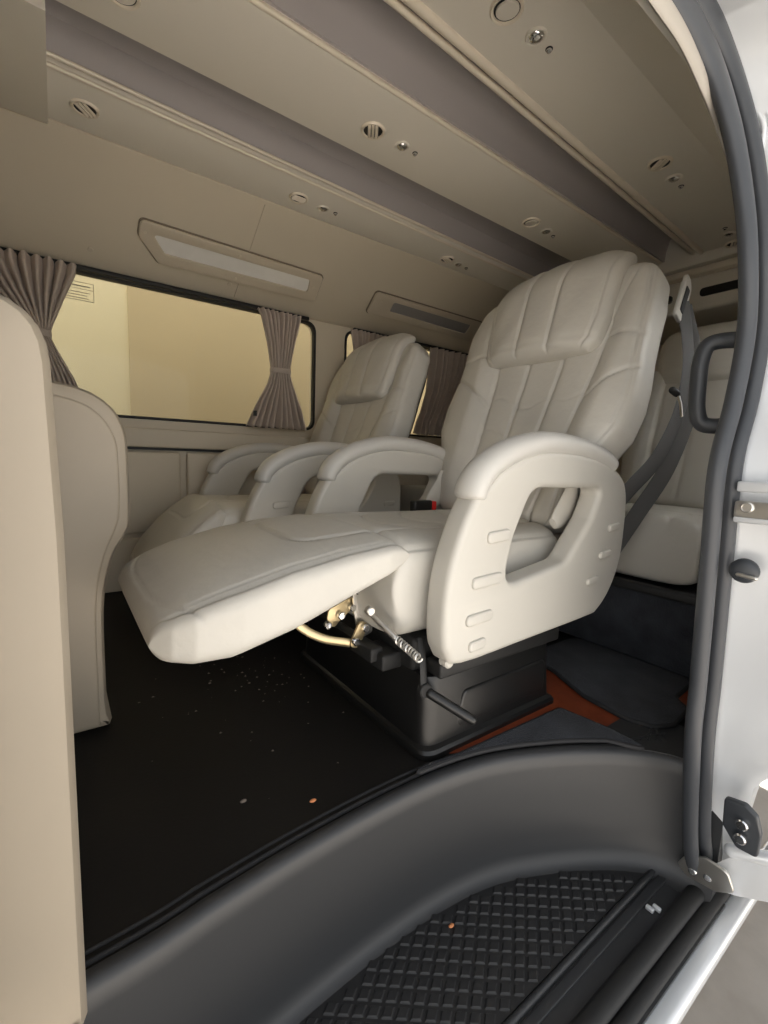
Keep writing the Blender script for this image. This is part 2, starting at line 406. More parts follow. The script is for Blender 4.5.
def lamp(x, y, z, label, rad=.023):
    v = thing('reading_spotlight', label, 'reading light', (x, y, z), 'small reading lights in the overhead ducts')
    part('bezel', lathe((x, y, z + .001), (0, 0, -1), [(rad, 0), (rad, .003), (rad * .9, .006), (rad * .74, .005), (rad * .70, .002)], 24), M['ceil'], v)
    part('lens', lathe((x, y, z), (0, 0, -1), [(rad * .72, .001), (rad * .66, .0045), (rad * .45, .0075), (rad * .2, .0088), (0, .009)], 20), M['chrome'], v, 'shiny lens')
    return v
def knob(x, y, z, label, rad=.008):
    v = thing('light_switch', label, 'switch', (x, y, z), 'push buttons beside the reading lights')
    part('collar', disc((x, y, z + .001), (0, 0, -1), rad, .003, 16, .001), M['blackm'], v)
    part('button', lathe((x, y, z), (0, 0, -1), [(rad * .8, .002), (rad * .75, .005), (rad * .4, .0075), (0, .008)], 16), M['chrome'], v, 'chrome button')
    return v
ZD = 1.484
V = [(.102, 1.578, 'far duct above the left end of the first window', .9, True), (.737, 1.605, 'far duct above the first wall light panel', .0, True), (1.48, 1.63, 'far duct just left of the headrest of the big seat', .4, True),
     (.145, 1.157, 'middle duct cut by the top edge of the picture', .3, False), (.755, 1.162, 'middle duct above the first wall light panel', 1.0, True), (1.498, 1.19, 'middle duct right above the headrest of the big seat', .2, False),
     (.773, .71, 'door side duct at the top edge, largest of all', 1.1, False), (1.506, .738, 'door side duct above the grab handle', 1.0, True), (2.251, .777, 'door side duct at the rear beside the door seal', .4, True)]
for x, y, w, a, op in V: vent(x, y, ZD, 'round air vent in the ' + w, a, op)
for x, y, w in [(.838, 1.612, 'far duct next to the middle one of its vents'), (1.555, 1.635, 'far duct left of the big headrest'), (.858, 1.163, 'middle duct above the first wall light panel'), (1.599, 1.195, 'middle duct straight above the big headrest'),
                (.869, .711, 'door side duct at the top, the largest one'), (1.615, .744, 'door side duct right of the big headrest'), (2.149, .765, 'door side duct beside the door seal')]:
    lamp(x, y, ZD, 'small round reading light in the ' + w)
for x, y, w in [(.89, 1.612, 'far duct right of its middle vent'), (1.615, 1.642, 'far duct left of the big headrest'), (.907, 1.163, 'middle duct above the first wall light panel'), (1.654, 1.202, 'middle duct straight above the big headrest'),
                (.918, .713, 'door side duct at the top, the largest one'), (1.677, .748, 'door side duct right of the big headrest'), (2.086, .758, 'door side duct beside the door seal')]:
    knob(x, y, ZD, 'tiny chrome push button in the ' + w)

# wall light panels on the slanted upper wall: a rounded plate with a frosted insert and four screws
SLU = Vector((0, -.8396, .5432))       # up the slope
SLN = Vector((0, -.5432, -.8396))      # out of the wall
def slant(x, s, lift=0.0):
    """s = distance up the slope from the lower wall edge"""
    p = Vector((x, 2.085, 1.235)) + SLU * s + SLN * lift
    return p
def sof(y): return (2.085 - y) / .8396
def wall_panel(outer, inner, screws, label, m):
    o0 = slant(0, 0, .003)
    t = thing('wall_light_panel', label, 'light panel', slant((outer[0][0] + outer[2][0]) / 2, outer[0][1]), 'long light panels on the far wall')
    fr_ = (o0, (1, 0, 0), SLU)
    cx_ = sum(p[0] for p in outer) / len(outer); cs_ = sum(p[1] for p in outer) / len(outer)
    part('shadow_rim', plate([rounded([(p[0] + math.copysign(.004, p[0] - cx_), p[1] + math.copysign(.004, p[1] - cs_)) for p in outer], .022)], .006, fr_), M['shadow_rim'], t, 'dark rim in place of the shadow gap around the plate')  # larger dark plate stands in for the shadow line around the panel
    part('plate', plate([rounded(outer, .02), rounded(inner, .012)], .022, fr_, .003), M['plate'], t)
    part('insert', plate([rounded([(p[0], p[1]) for p in inner], .012)], .006, (slant(0, 0, .0055), (1, 0, 0), SLU)), m, t, 'frosted insert')
    for sx, ss in screws: part('screw', disc(slant(sx, ss, .0135), SLN, .006, .0025, 12, .0008), M['wall'], t)
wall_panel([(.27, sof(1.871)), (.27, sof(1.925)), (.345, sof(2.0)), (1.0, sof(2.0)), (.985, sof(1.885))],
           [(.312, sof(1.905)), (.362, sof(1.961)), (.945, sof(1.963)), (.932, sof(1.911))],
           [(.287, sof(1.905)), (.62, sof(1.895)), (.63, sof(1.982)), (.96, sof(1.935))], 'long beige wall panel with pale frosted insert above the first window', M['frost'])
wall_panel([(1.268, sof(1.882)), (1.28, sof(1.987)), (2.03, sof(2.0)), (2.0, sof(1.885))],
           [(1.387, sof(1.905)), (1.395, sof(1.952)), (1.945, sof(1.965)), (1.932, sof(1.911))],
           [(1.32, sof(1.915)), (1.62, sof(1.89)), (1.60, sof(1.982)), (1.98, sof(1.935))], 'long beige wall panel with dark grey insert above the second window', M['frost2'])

# rear air conditioner unit across the back of the roof
ac = thing('rear_air_unit', 'taupe air conditioner housing across the rear of the ceiling', 'air conditioner', (2.5, 1.2, 1.27))
part('housing', box(2.32, 2.85, .40, 1.95, 1.27, 1.42, .02), M['ceil'], ac)
part('front_lip', box(2.285, 2.36, .40, 1.95, 1.415, 1.445, .008), M['lip'], ac, 'pale front lip')
part('top_fascia', box(2.27, 2.40, .40, 1.95, 1.45, 1.60, .006), M['ceil'], ac)
for yy in (.78, 1.15, 1.5):
    part('outlet', plate([rounded([(yy - .13, 1.325), (yy + .13, 1.325), (yy + .13, 1.36), (yy - .13, 1.36)], .016)], .012, ((2.318, 0, 0), (0, 1, 0), (0, 0, 1)), .003), M['blackm'], ac, 'black air outlet')

# ================================================================== CURTAINS
def curtain(prof, folds, tie, label, y0=2.045, seed=0, print_=None):
    """prof: (z, left x, right x) from top to bottom"""
    rnd = random.Random(seed)
    zs = [p[0] for p in prof]; N, H = folds * 14, 60
    bm = bmesh.new(); rows = []
    ph = [rnd.uniform(-.5, .5) for _ in range(folds + 2)]
    zt, zb = zs[0], zs[-1]
    for j in range(H + 1):
        z = zt + (zb - zt) * j / H
        xl = float(np.interp(-z, [-q for q in zs], [p[1] for p in prof])); xr = float(np.interp(-z, [-q for q in zs], [p[2] for p in prof]))
        tight = (xr - xl)
        row = []
        for i in range(N + 1):
            uq = i / N; f = uq * folds; k = int(min(f, folds - 1e-6))
            am = min(.024, tight / folds * 1.0)
            wob = .18 * math.sin(f * 1.7 + z * 9 + ph[k]) / folds
            yy = y0 + am * math.sin(2 * PI * f + ph[k % len(ph)] * .0) * (1 + .25 * math.sin(f * 2.3 + seed)) + .004 * math.sin(f * 1.3 + z * 14)
            row.append(bm.verts.new((xl + (xr - xl) * min(max(uq + wob * .3 * math.sin(PI * uq), 0), 1), yy, z + .005 * math.sin(2 * PI * f) * (1 if j == H else 0))))
        rows.append(row)
    for a, b2 in zip(rows, rows[1:]):
        for i in range(N): bm.faces.new((a[i], a[i + 1], b2[i + 1], b2[i]))
    t = thing('curtain', label, 'curtain', ((prof[0][1] + prof[0][2]) / 2, y0, zb), 'taupe window curtains')
    o = part('cloth', bm, M['curtain'], t, ang=180)
    md = o.modifiers.new('thick', 'SOLIDIFY'); md.thickness = .0025
    if tie:
        z, xl, xr = tie
        ring = [(xl - .004, y0, z), (xl + .004, y0 - .017, z), ((xl + xr) / 2, y0 - .022, z + .001), (xr - .004, y0 - .017, z + .002), (xr + .004, y0, z + .002), (xr - .004, y0 + .017, z), ((xl + xr) / 2, y0 + .02, z), (xl + .004, y0 + .017, z), (xl - .004, y0, z)]
        part('tie_band', tube(ring, .01, 10, 4, flat=(.0025, .012), up=(0, 0, 1), cap=False), M['curtain'], t)
    return t
curtain([(1.222, -.36, .085), (1.19, -.355, .082), (1.10, -.24, .045), (1.0, -.10, .008), (.965, -.075, -.002), (.93, -.08, .012), (.82, -.12, .066), (.70, -.16, .11)], 13, (.967, -.078, .0), 'taupe curtain gathered at the left end of the first window', seed=1)
cB = curtain([(1.218, .752, .955), (1.19, .768, .95), (1.08, .797, .925), (.975, .815, .902), (.95, .815, .902), (.90, .80, .915), (.80, .745, .955), (.70, .698, .99)], 9, (.958, .815, .902), 'taupe curtain tied in the middle at the right end of the first window', seed=2)
part('cloth_tag', box(.722, .738, 2.018, 2.021, .745, .768), M['blackm'], cB, 'small dark tag')
curtain([(1.215, 1.235, 1.44), (1.1, 1.26, 1.42), (.97, 1.28, 1.37), (.72, 1.2, 1.45)], 8, (.97, 1.28, 1.37), 'taupe curtain showing just above the second recliner', seed=3)
curtain([(1.215, 1.765, 2.26), (1.10, 1.76, 2.22), (.97, 1.755, 2.12), (.85, 1.715, 2.06), (.79, 1.685, 2.04), (.72, 1.665, 2.06)], 11, None, 'taupe curtain hanging loose between the two recliners', seed=4)

# ================================================================== SEATS
DV = np.array([.399, .917]); NV = np.array([-.917, .399])      # up the backrest and out of its front (x, z)

def backrest_bm(yc, off, L=.815, fine=1.0):
    Tf = .055
    def path(t):
        p = np.array([1.0, .42]) + DV * t - NV * Tf
        return p[0] + off[0], p[1] + off[2]
    def W(t): return float(np.interp(t, [0, .06, .16, .22, .28, .36, .42, .50, .56, .66, .74, .815], [.218, .230, .250, .290, .322, .332, .328, .320, .320, .324, .312, .275]))
    def bnd(a, t): return .105 + .05 * min(t / .6, 1)
    def disp(a, t, w):
        ag = a; a = a + .026 + .012 * min(t / .6, 1); aa = np.abs(a); b = .122 + .062 * min(t / .6, 1)
        d = .034 * sm(b - .02, b + .07, aa) * float(sm(.0, .12, t) * (1 - .5 * sm(.6, .8, t)))
        d = d - .010 * np.exp(-(aa / .08) ** 2) * float(sm(.05, .2, t))
        if t < .60:
            d = d + groove(aa - b, .0045, .008) + puff(aa - b, .012, .005)
            for s in (-1, 1): d = d + (groove(a - s * b * .34, .004, .0065) + puff(a - s * b * .34, .010, .004))
            inner = (aa < b)
            for tt in (.13, .25, .36): d = d + np.where(inner, groove(t - tt - .03 * (aa / b) + .012 * np.sin(a * 40), .004, .003), 0)
        else:
            d = d + groove(aa - (b + (t - .6) * .22), .0045, .006)
        wing = sm(b, b + .006, aa)
        d = d + wing * (groove(t - (.555 - .1 * (aa - b)), .0045, .007) + puff(t - (.555 - .1 * (aa - b)), .016, .004))
        d = d + wing * (groove(t - (.36 + .95 * (aa - b) - 1.6 * (aa - b) ** 2), .0045, .007) + puff(t - (.36 + .95 * (aa - b) - 1.6 * (aa - b) ** 2), .014, .004))
        d = d + groove(np.abs(ag) - (w - .018), .003, .006) + groove(np.abs(ag) - (w - .011), .0022, .003)
        return d
    return cushion(yc, path, lambda t: NV, L, W, Tf, .085, disp, n=3.6, ns=int(130 * fine), N=int(300 * fine), e0=.04, e1=.07, asym=lambda t: .022 * float(sm(.42, .72, t)))

def pillow_bm(yc, off, fine=1.0):
    Lp = .345
    def base(t):
        s = t + .505
        p = np.array([1.0, .42]) + DV * s + NV * .008
        k = max(t - .22, 0); p = p - NV * (k * k * 4.2)
        return p
    def path(t):
        p = base(t); return p[0] + off[0], p[1] + off[2]
    def nrm(t):
        q = base(t + .004) - base(t - .004); q /= np.hypot(*q); return np.array([-q[1], q[0]])
    def W(t): return float(np.interp(t, [0, .03, .10, .2, .28, .345], [.180, .197, .209, .216, .217, .208]))
    def disp(a, t, w):
        aa = np.abs(a)
        d = .012 * (1 - (a / w) ** 2)
        for s in (-1, 1):
            d = d + groove(a - s * (.055 + .012 * t), .0045, .006) + puff(a - s * (.055 + .012 * t), .02, .006)
            d = d + groove(a - s * (w - .025), .0035, .005)
        d = d + .0018 * np.sin(a * 60 + t * 14) * math.sin(t * 22 + 1) * (aa > .06)
        d = d - .004 * np.exp(-((t - .03) / .012) ** 2)
        return d
    return cushion(yc, path, nrm, Lp, W, .042, .04, disp, n=3.2, ns=int(70 * fine), N=int(240 * fine), e0=.035, e1=.03, wend=.9, asym=lambda t: .020 * float(sm(.02, .26, t)))

def seat_bm(yc, off, fine=1.0):
    def path(t): return 1.04 - t + off[0], .328 + .012 * t + off[2]
    def W(t): return float(np.interp(t, [0, .1, .45, .54], [.222, .226, .234, .232]))
    def disp(a, t, w):
        aa = np.abs(a); x = t
        d = .012 * (1 - (a / w) ** 2) - .010 * np.exp(-(aa / .1) ** 2) * float(sm(.05, .2, x))
        e = aa - (.135 + .012 * math.sin(x * 9))
        d = d + groove(e, .0045, .007) + puff(e, .016, .005)
        for tt, cv in ((.17, .05), (.31, .06), (.43, .05)):
            q = t - tt + cv * (aa / .135) ** 2
            d = d + np.where(aa < .135, groove(q, .0045, .006) + puff(q, .02, .005), 0)
        d = d + groove(aa - (w - .014), .003, .005)
        return d
    return cushion(yc, path, lambda t: (0, 1), .54, W, .096, .115, disp, n=5, ns=int(100 * fine), N=int(260 * fine), e0=.03, e1=.045, wend=.9)

def legrest_bm(yc, off, drop=0.0, fine=1.0):
    xs_ = [.095, .11, .145, .20, .30, .40, .49, .535]
    top = [.320, .340, .357, .375, .400, .414, .420, .416]
    bot = [.292, .276, .268, .266, .290, .327, .360, .380]
    ca, sa = math.cos(drop), math.sin(drop); hx, hz = .53, .39
    def rot(x, z): return hx + (x - hx) * ca - (z - hz) * sa, hz + (x - hx) * sa + (z - hz) * ca
    def mid(x):
        return (np.interp(x, xs_, top) + np.interp(x, xs_, bot)) / 2
    def path(t):
        x = .535 - t; q = rot(x, mid(x)); return q[0] + off[0], q[1] + off[2]
    def nrm(t): return (-sa, ca)
    def T(t): x = .535 - t; return float((np.interp(x, xs_, top) - np.interp(x, xs_, bot)) / 2)
    def W(t): return float(np.interp(t, [0, .05, .2, .32, .385, .415, .44], [.226, .236, .243, .244, .236, .222, .196]))
    def disp(a, t, w):
        aa = np.abs(a); x = t
        d = .016 * (1 - (a / w) ** 2) * float(sm(.44, .34, t)) + .004
        e = aa - (w - .022)
        d = d + groove(e, .0035, .007) + groove(aa - (w - .032), .0022, .0025)
        d = d + groove(t - .424 + .05 * (aa / w) ** 4, .0035, .004)
        # rounded end of the seat's middle panel
        px_, py_ = np.maximum(aa - .085, 0), max(t - .135, 0)
        sd = np.hypot(px_, py_) - .05
        d = d + groove(sd, .004, .006) + groove(sd - .009, .0025, .003)
        return d
    return cushion(yc, path, nrm, .44, W, T, T, disp, n=5.5, ns=int(120 * fine), N=int(260 * fine), e0=.03, e1=.010, wend=1.0)

def arm(seat, yo, sgn, off, label):
    """armrest: moulded loop with a padded top; yo the outer face, sgn=+1 when the seat lies towards +y"""
    ox, _, oz = off
    out = [(.626, .522), (.597, .475), (.568, .40), (.556, .335), (.555, .265), (.566, .222), (.606, .197), (.80, .203), (1.03, .213), (1.075, .222), (1.128, .268), (1.165, .345), (1.172, .46), (1.160, .525), (1.125, .562),
           (1.06, .585), (.98, .600), (.88, .606), (.80, .602), (.73, .583), (.685, .560), (.652, .535)]
    out = [(p.x, p.y) for p in smooth_path([(x, z, 0) for x, z in out + out[:1]], 4)][:-1]
    hole = rounded([(.785, .530), (1.048, .526), (1.010, .455), (.925, .362), (.712, .332), (.735, .43)], [.06, .02, .03, .05, .035, .06], 7)
    th = .058; yc_ = yo + sgn * th / 2
    fr_ = ((ox, yc_, oz), (1, 0, 0), (0, 0, 1))
    bm = plate([out, hole], th, fr_, .014, 4)
    # moulded bars on the outer face
    for x0, x1, z, hh in ((.652, .716, .436, .0115), (.618, .700, .352, .0115), (.607, .678, .281, .0110), (.618, .664, .228, .0105), (1.085, 1.135, .428, .009), (1.055, 1.105, .363, .009), (1.01, 1.055, .303, .009)):
        bm = join(bm, plate([rounded([(x0, z - hh), (x1, z - hh + .004), (x1, z + hh + .004), (x0, z + hh)], hh * .98)], .010, ((ox, yo - sgn * .001, oz), (1, 0, 0), (0, 0, 1)), .0045, 3))
    a = part('armrest', bm, M['shell'], seat, label)
    padp = [(.628, .508), (.637, .540), (.662, .569), (.71, .596), (.77, .615), (.84, .626), (.93, .624), (1.01, .613), (1.07, .597), (1.108, .578)]
    def flat(u):
        e = min(1, (1 - (1 - min(u / .05, 1)) ** 2) ** .5 + .02); e2 = min(1, (1 - (1 - min((1 - u) / .05, 1)) ** 2) ** .5 + .02)
        return (.035 * e * e2, .026 * e * e2)
    part('arm_pad', tube([(x + ox, yc_, z + oz - .005) for x, z in padp], .03, 24, 8, flat=lambda u: flat(u), up=(0, 0, 1)), M['pad'], a, 'smooth padded top')
    return a

def make_recliner(label, off, drop, detail=True, leather=None, bs=None):
    yc = .88 + off[1]; ox, oy, oz = off; O = lambda x, y, z: (x + ox, y + oy, z + oz)
    lea = leather or M['leather']; fine = 1.0 if detail else .7
    s = thing('reclining_seat', label, 'seat', (.75 + ox, yc, 0), 'reclining captain seats')
    part('seat_cushion', seat_bm(yc, off, fine), lea, s, ang=180)
    def fit(bm):
        if bs:
            pv = Vector((1.0 + ox, yc, .42 + oz)); bm.transform(Matrix.Translation(pv) @ Matrix.Diagonal((bs[0], bs[1], bs[2], 1)) @ Matrix.Translation(-pv))
        return bm
    part('backrest', fit(backrest_bm(yc + .022, off, fine=fine)), lea, s, ang=180)
    part('headrest_pillow', fit(pillow_bm(yc + .020, off, fine)), lea, s, ang=180)
    lr = legrest_bm(yc, off, drop, fine)
    if drop: pv = Vector((.53 + ox, yc, .39 + oz)); lr.transform(Matrix.Translation(pv) @ Matrix.Diagonal((.56, 1, 1.3, 1)) @ Matrix.Translation(-pv))
    part('leg_rest', lr, lea, s, ang=180)
    arm(s, .57 + oy, 1, off, None); arm(s, 1.19 + oy, -1, off, None)
    # pedestal: moulded box with a flange, a sunk panel and a top rail
    base = rounded([(.555 + ox, .61 + oy), (.955 + ox, .61 + oy), (.955 + ox, 1.15 + oy), (.555 + ox, 1.15 + oy)], [.035, .012, .012, .035])
    ped = loft([[(p.x + (p.x - .755 - ox) * g, p.y + (p.y - yc) * g, z) for p in base] for z, g in ((0.001, .05), (.012, .05), (.018, .035), (.022, .0), (.10, -.02), (.150 + oz, -.03), (.158 + oz, -.04))])
    pd = part('pedestal', ped, M['black'], s, 'black plastic seat base', ang=30)
    part('side_panel', plate([rounded([(.64 + ox, .035), (.935 + ox, .035), (.935 + ox, .115), (.66 + ox, .112)], .018)], .012, ((0, .617 + oy, 0), (1, 0, 0), (0, 0, 1)), .005), M['black'], pd)
    part('seat_rail', box(.58 + ox, .965 + ox, .60 + oy, .645 + oy, .160 + oz, .192 + oz, .006), M['blackm'], s, 'black seat rail')
    part('seat_rail', box(.58 + ox, .965 + ox, 1.115 + oy, 1.16 + oy, .160 + oz, .192 + oz, .006), M['blackm'], s, 'black seat rail')
    part('seat_pan', box(.56 + ox, 1.0 + ox, .66 + oy, 1.1 + oy, .155 + oz, .225 + oz, .01), M['blackm'], s, 'black metal seat pan')
    for ya, lb in ((.648, None), (1.112, None)):
        pts = [(1.045, .545), (1.04, .50), (1.01, .46), (.975, .435)]
        part('recliner_cover', tube([O(x, ya, z) for x, z in pts], .02, 16, 6, flat=lambda u: ((.032 * (1 - (2 * u - 1) ** 2 * .8) ** .5 + .002), .009), up=(0, 1, 0)), M['shell'], s)
    bk = part('belt_buckle', box(.90 + ox, .975 + ox, 1.085 + oy, 1.112 + oy, .412 + oz, .450 + oz, .006), M['black'], s, 'black belt buckle')
    part('release_button', box(.975 + ox, .995 + ox, 1.088 + oy, 1.109 + oy, .416 + oz, .446 + oz, .004), M['red'], bk, 'red release button')
    # shell over the back of the backrest
    def bpt(t, d): p = np.array([1.0, .42]) + DV * t + NV * d; return p
    rings = []
    for t in np.linspace(.03, .76, 14):
        w = float(np.interp(t, [0, .16, .28, .36, .44, .54, .66, .76], [.19, .20, .24, .262, .262, .25, .24, .22]))
        e = 1 - max(0, (t - .70) / .06) ** 2 * .6; rg = []
        for k in range(20):
            th = 2 * PI * k / 20; c, q = math.cos(th), math.sin(th)
            a_ = math.copysign(abs(c) ** .5, c) * w; d_ = math.copysign(abs(q) ** .5, q) * .03 * e
            p = bpt(t, -.125 + d_); rg.append(O(p[0], .88 + a_, p[1]))
        rings.append(rg)
    part('back_shell', fit(loft(rings)), M['blackm'], s, 'dark shell behind the backrest')
    if not detail: return s
    # recline lever on the side and the black strap above it
    lv = part('position_lever', join(capsule(O(.548, .605, .147), O(.614, .535, .098), .0095)), M['black'], s, 'black rod lever')
    part('lever_pivot', disc(O(.546, .612, .148), (0, -1, 0), .014, .012, 18, .002), M['blackm'], lv)
    part('lever_strap', tube([O(.560, .640, .235), O(.549, .618, .20), O(.545, .607, .155)], .006, 8, 4, flat=(.008, .003), up=(0, 1, 0)), M['blackm'], s, 'black strap')
    part('bolt', disc(O(.59, .606, .198), (0, -1, 0), .011, .02, 16, .003), M['shell'], s, 'pale bolt head')
    # leg rest mechanism: bracket, links, curved bar, strut with spring
    mech = part('leg_rest_bracket', plate([rounded([(.49, .345), (.548, .335), (.548, .20), (.515, .19), (.50, .25)], .008)], .006, (O(0, .79, 0), (1, 0, 0), (0, 0, 1)), .001), M['steel'], s, 'steel bracket')
    part('link_plate', plate([rounded([(.445, .265), (.50, .285), (.508, .262), (.47, .235), (.44, .24)], .01)], .005, (O(0, .80, 0), (1, 0, 0), (0, 0, 1)), .001), M['brass'], mech, 'yellow zinc link plate')
    part('link_plate', plate([rounded([(.480, .185), (.505, .178), (.528, .228), (.506, .238)], .012)], .006, (O(0, .775, 0), (1, 0, 0), (0, 0, 1)), .001), M['brass'], mech, 'yellow zinc link plate')
    part('link_plate', plate([rounded([(.455, .225), (.475, .210), (.525, .258), (.510, .272)], .01)], .006, (O(0, .83, 0), (1, 0, 0), (0, 0, 1)), .001), M['brass'], mech, 'yellow zinc link plate')
    part('curved_bar', tube([O(.385, .86, .248), O(.41, .85, .215), (.45 + ox, .83 + oy, .19 + oz), O(.50, .80, .180)], .006, 10, 6, flat=(.0095, .003), up=(0, 1, 0)), M['brass'], mech, 'curved flat steel bar')
    for x, z, y in ((.493, .197, .770), (.516, .222, .770), (.470, .250, .795), (.505, .30, .785), (.498, .262, .795), (.455, .222, .825)):
        part('bolt', disc(O(x, y, z), (0, -1, 0), .0085, .009, 16, .002), M['chrome'], mech, 'shiny bolt head')
    part('cross_tube', tube([O(.50, .78, .205), O(.50, 1.06, .205)], .008, 14), M['blackm'], mech)
    gs = part('strut', join(capsule(O(.470, .698, .292), O(.491, .625, .252), .0062), disc(O(.469, .69, .292), (0, -1, 0), .009, .012, 16, .002)), M['steel'], s, 'bright steel strut')
    sp = [O(.491 + .012 * t + .006 * math.cos(t * 2 * PI * 9), .625 - .05 * t, .252 - .02 * t + .006 * math.sin(t * 2 * PI * 9)) for t in np.linspace(0, 1, 150)]
    part('spring', tube(sp, .0022, 6), M['steel'], gs)
    part('slide_block', join(box(.515 + ox, .60 + ox, .70 + oy, .78 + oy, .150 + oz, .185 + oz, .006), box(.50 + ox, .53 + ox, .72 + oy, .80 + oy, .165 + oz, .195 + oz, .004)), M['blackm'], s, 'black slide block')
    part('floor_hook', tube([O(.60, 1.07, .0), O(.605, 1.065, .03), O(.612, 1.06, .055)], .008, 10, 4, flat=(.009, .004), up=(0, 1, 0)), M['brass'], s, 'small flat steel hook on the floor')
    # belt guide, belt and latch at the rear near shoulder
    gd = part('belt_guide', plate([rounded([(0, 0), (.055, 0), (.055, .105), (.03, .125), (0, .125)], [.01, .02, .03, .02, .01])], .012, (O(1.395, .606, 1.000), (.66, .05, -.26), (.38, 0, .92)), .004), M['pad'], s, 'cream belt guide at the shoulder')
    part('guide_slot', plate([rounded([(.012, .02), (.038, .02), (.038, .095), (.012, .095)], .006)], .016, (O(1.395, .606, 1.000), (.66, .05, -.26), (.38, 0, .92)), .001), M['blackm'], gd, 'black slot')
    part('seat_belt', tube([O(1.44, .605, 1.04), O(1.46, .595, .96), O(1.455, .58, .85), O(1.41, .575, .72), O(1.32, .58, .60), O(1.235, .60, .52), O(1.19, .64, .43)], .02, 14, 8, flat=(.024, .0025), up=(.25, 1, 0)), M['belt'], s, 'grey seat belt webbing')
    part('seat_belt', tube([O(1.46, .61, 1.03), O(1.54, .60, .90), O(1.52, .59, .75), O(1.44, .60, .58), O(1.36, .63, .45), O(1.27, .67, .30), O(1.22, .69, .22)], .02, 14, 8, flat=(.024, .0025), up=(.6, .8, 0)), M['belt'], s, 'grey seat belt webbing')
    lt = part('belt_latch', capsule(O(1.300, .556, .785), O(1.318, .538, .765), .009), M['blackm'], s, 'black belt stop')
    part('latch_tongue', tube([O(1.314, .540, .768), O(1.322, .535, .742), O(1.328, .532, .712)], .006, 10, 3, flat=(.0065, .003), up=(0, 1, 0)), M['chrome'], lt, 'metal latch tongue')
    return s

main_seat = make_recliner('big cream leather recliner with leg rest raised, nearest the open door', (0, 0, 0), 0.0)
far_seat = make_recliner('cream leather recliner beside the far window, behind the big one', (-.10, .80, -.02), .22, detail=False, bs=(.84, 1.0, .89))

# fixed seats of the row behind, on the carpeted platform
def fixed_seat(label, yc, dx=0.0):
    lea = M['grey_leather']
    s = thing('fixed_seat', label, 'seat', (1.75 + dx, yc, .235), 'grey seats of the rear row')
    def sp(t): return 1.98 - t + dx, .335
    part('seat_cushion', cushion(yc, sp, lambda t: (0, 1), .56, lambda t: .232, .10, .095,
         lambda a, t, w: .008 * (1 - (a / w) ** 2) + groove(np.abs(a) - .14, .006, .008) + groove(t - .38 + 0 * a, .005, .006), n=6, ns=60, N=160, e0=.03, e1=.03, wend=.95), lea, s, ang=180)
    D = np.array([.26, .966]); Nn = np.array([-.966, .26])
    def bp(t): p = np.array([1.86 + dx, .42]) + D * t; return p
    part('backrest', cushion(yc, bp, lambda t: Nn, .56, lambda t: float(np.interp(t, [0, .3, .56], [.215, .245, .22])), .06, .07,
         lambda a, t, w: .022 * sm(.10, .17, np.abs(a)) + groove(np.abs(a) - .12, .006, .008) + groove(a, .005, .005) + groove(t - .30 + 0 * a, .004, .003), n=3.6, ns=60, N=170, e0=.04, e1=.05), lea, s, ang=180)
    def hp(t): p = np.array([1.86 + dx, .42]) + D * (.47 + t) + Nn * .035; return p
    part('headrest', cushion(yc, hp, lambda t: Nn, .23, lambda t: float(np.interp(t, [0, .1, .23], [.15, .18, .165])), .05, .05,
         lambda a, t, w: .012 * (1 - (a / w) ** 2) + groove(np.abs(a) - (w - .022), .004, .005), n=3.0, ns=40, N=140, e0=.06, e1=.06), lea, s, ang=180)
    return s
fixed_seat('grey leather seat behind the big recliner beside the door seal', .72)
fixed_seat('grey leather seat of the rear row glimpsed between the two recliners', 1.24)
fixed_seat('grey leather seat of the rear row by the far window', 1.76)

# carpeted platform under the rear row
struct('trim_3', join(box(1.39, XR, .31, 2.10, .002, .215, .012)), M['carpet'], 'charcoal carpeted platform under the rear seats', 'platform')
struct('trim_4', box(1.378, 1.41, .31, 2.10, .212, .238, .006), M['blackm'], 'black edge strip along the top of the carpeted platform', 'edge strip')

# two seats of the front row seen from behind the side: padded backs that reach the floor
def seat_back(label, prof, y0, y1, band, group='beige front row seats'):
    t = thing('front_seat', label, 'seat', (sum(p[0] for p in prof) / len(prof), (y0 + y1) / 2, 0), group)
    part('seat_back', plate([prof], y1 - y0, ((0, (y0 + y1) / 2, 0), (1, 0, 0), (0, 0, 1)), .019, 1), M['panel_lea'], t)
    if band:
        part('side_panel', plate([band], .02, ((0, y0 + .004, 0), (1, 0, 0), (0, 0, 1)), .006, 3), M['panel_lea'], t, 'panel set inside a stitched border')
    return t
pr1 = rounded([(-.34, .005), (.003, .005), (.003, .5), (-.002, .702), (-.34, .702)], [.01, .006, .2, .055, .06])
sb1 = seat_back('beige seat back closest to the camera at the left edge', pr1, .47, .93, None)
def sm2(L): return [(p.x, p.y) for p in smooth_path([(x, z, 0) for x, z in L], 4)]
pr2 = [(-.30, .0), (.070, .0), (.074, .012), (.068, .03)] + sm2([(.066, .06), (.066, .22), (.072, .30), (.088, .365), (.110, .405), (.119, .44), (.119, .58), (.112, .625), (.095, .658), (.066, .682), (.03, .695), (-.02, .703)]) + [(-.30, .71)]
bd2 = [(-.28, .012)] + [(.052, .012)] + sm2([(.052, .06), (.052, .22), (.057, .30), (.072, .37), (.092, .42), (.100, .46), (.100, .57), (.092, .61), (.072, .642), (.04, .664), (-.02, .678)]) + [(-.28, .684)]
sb2 = seat_back('beige seat back with a stitched border standing just behind the closest one', pr2, 1.045, 1.50, bd2)

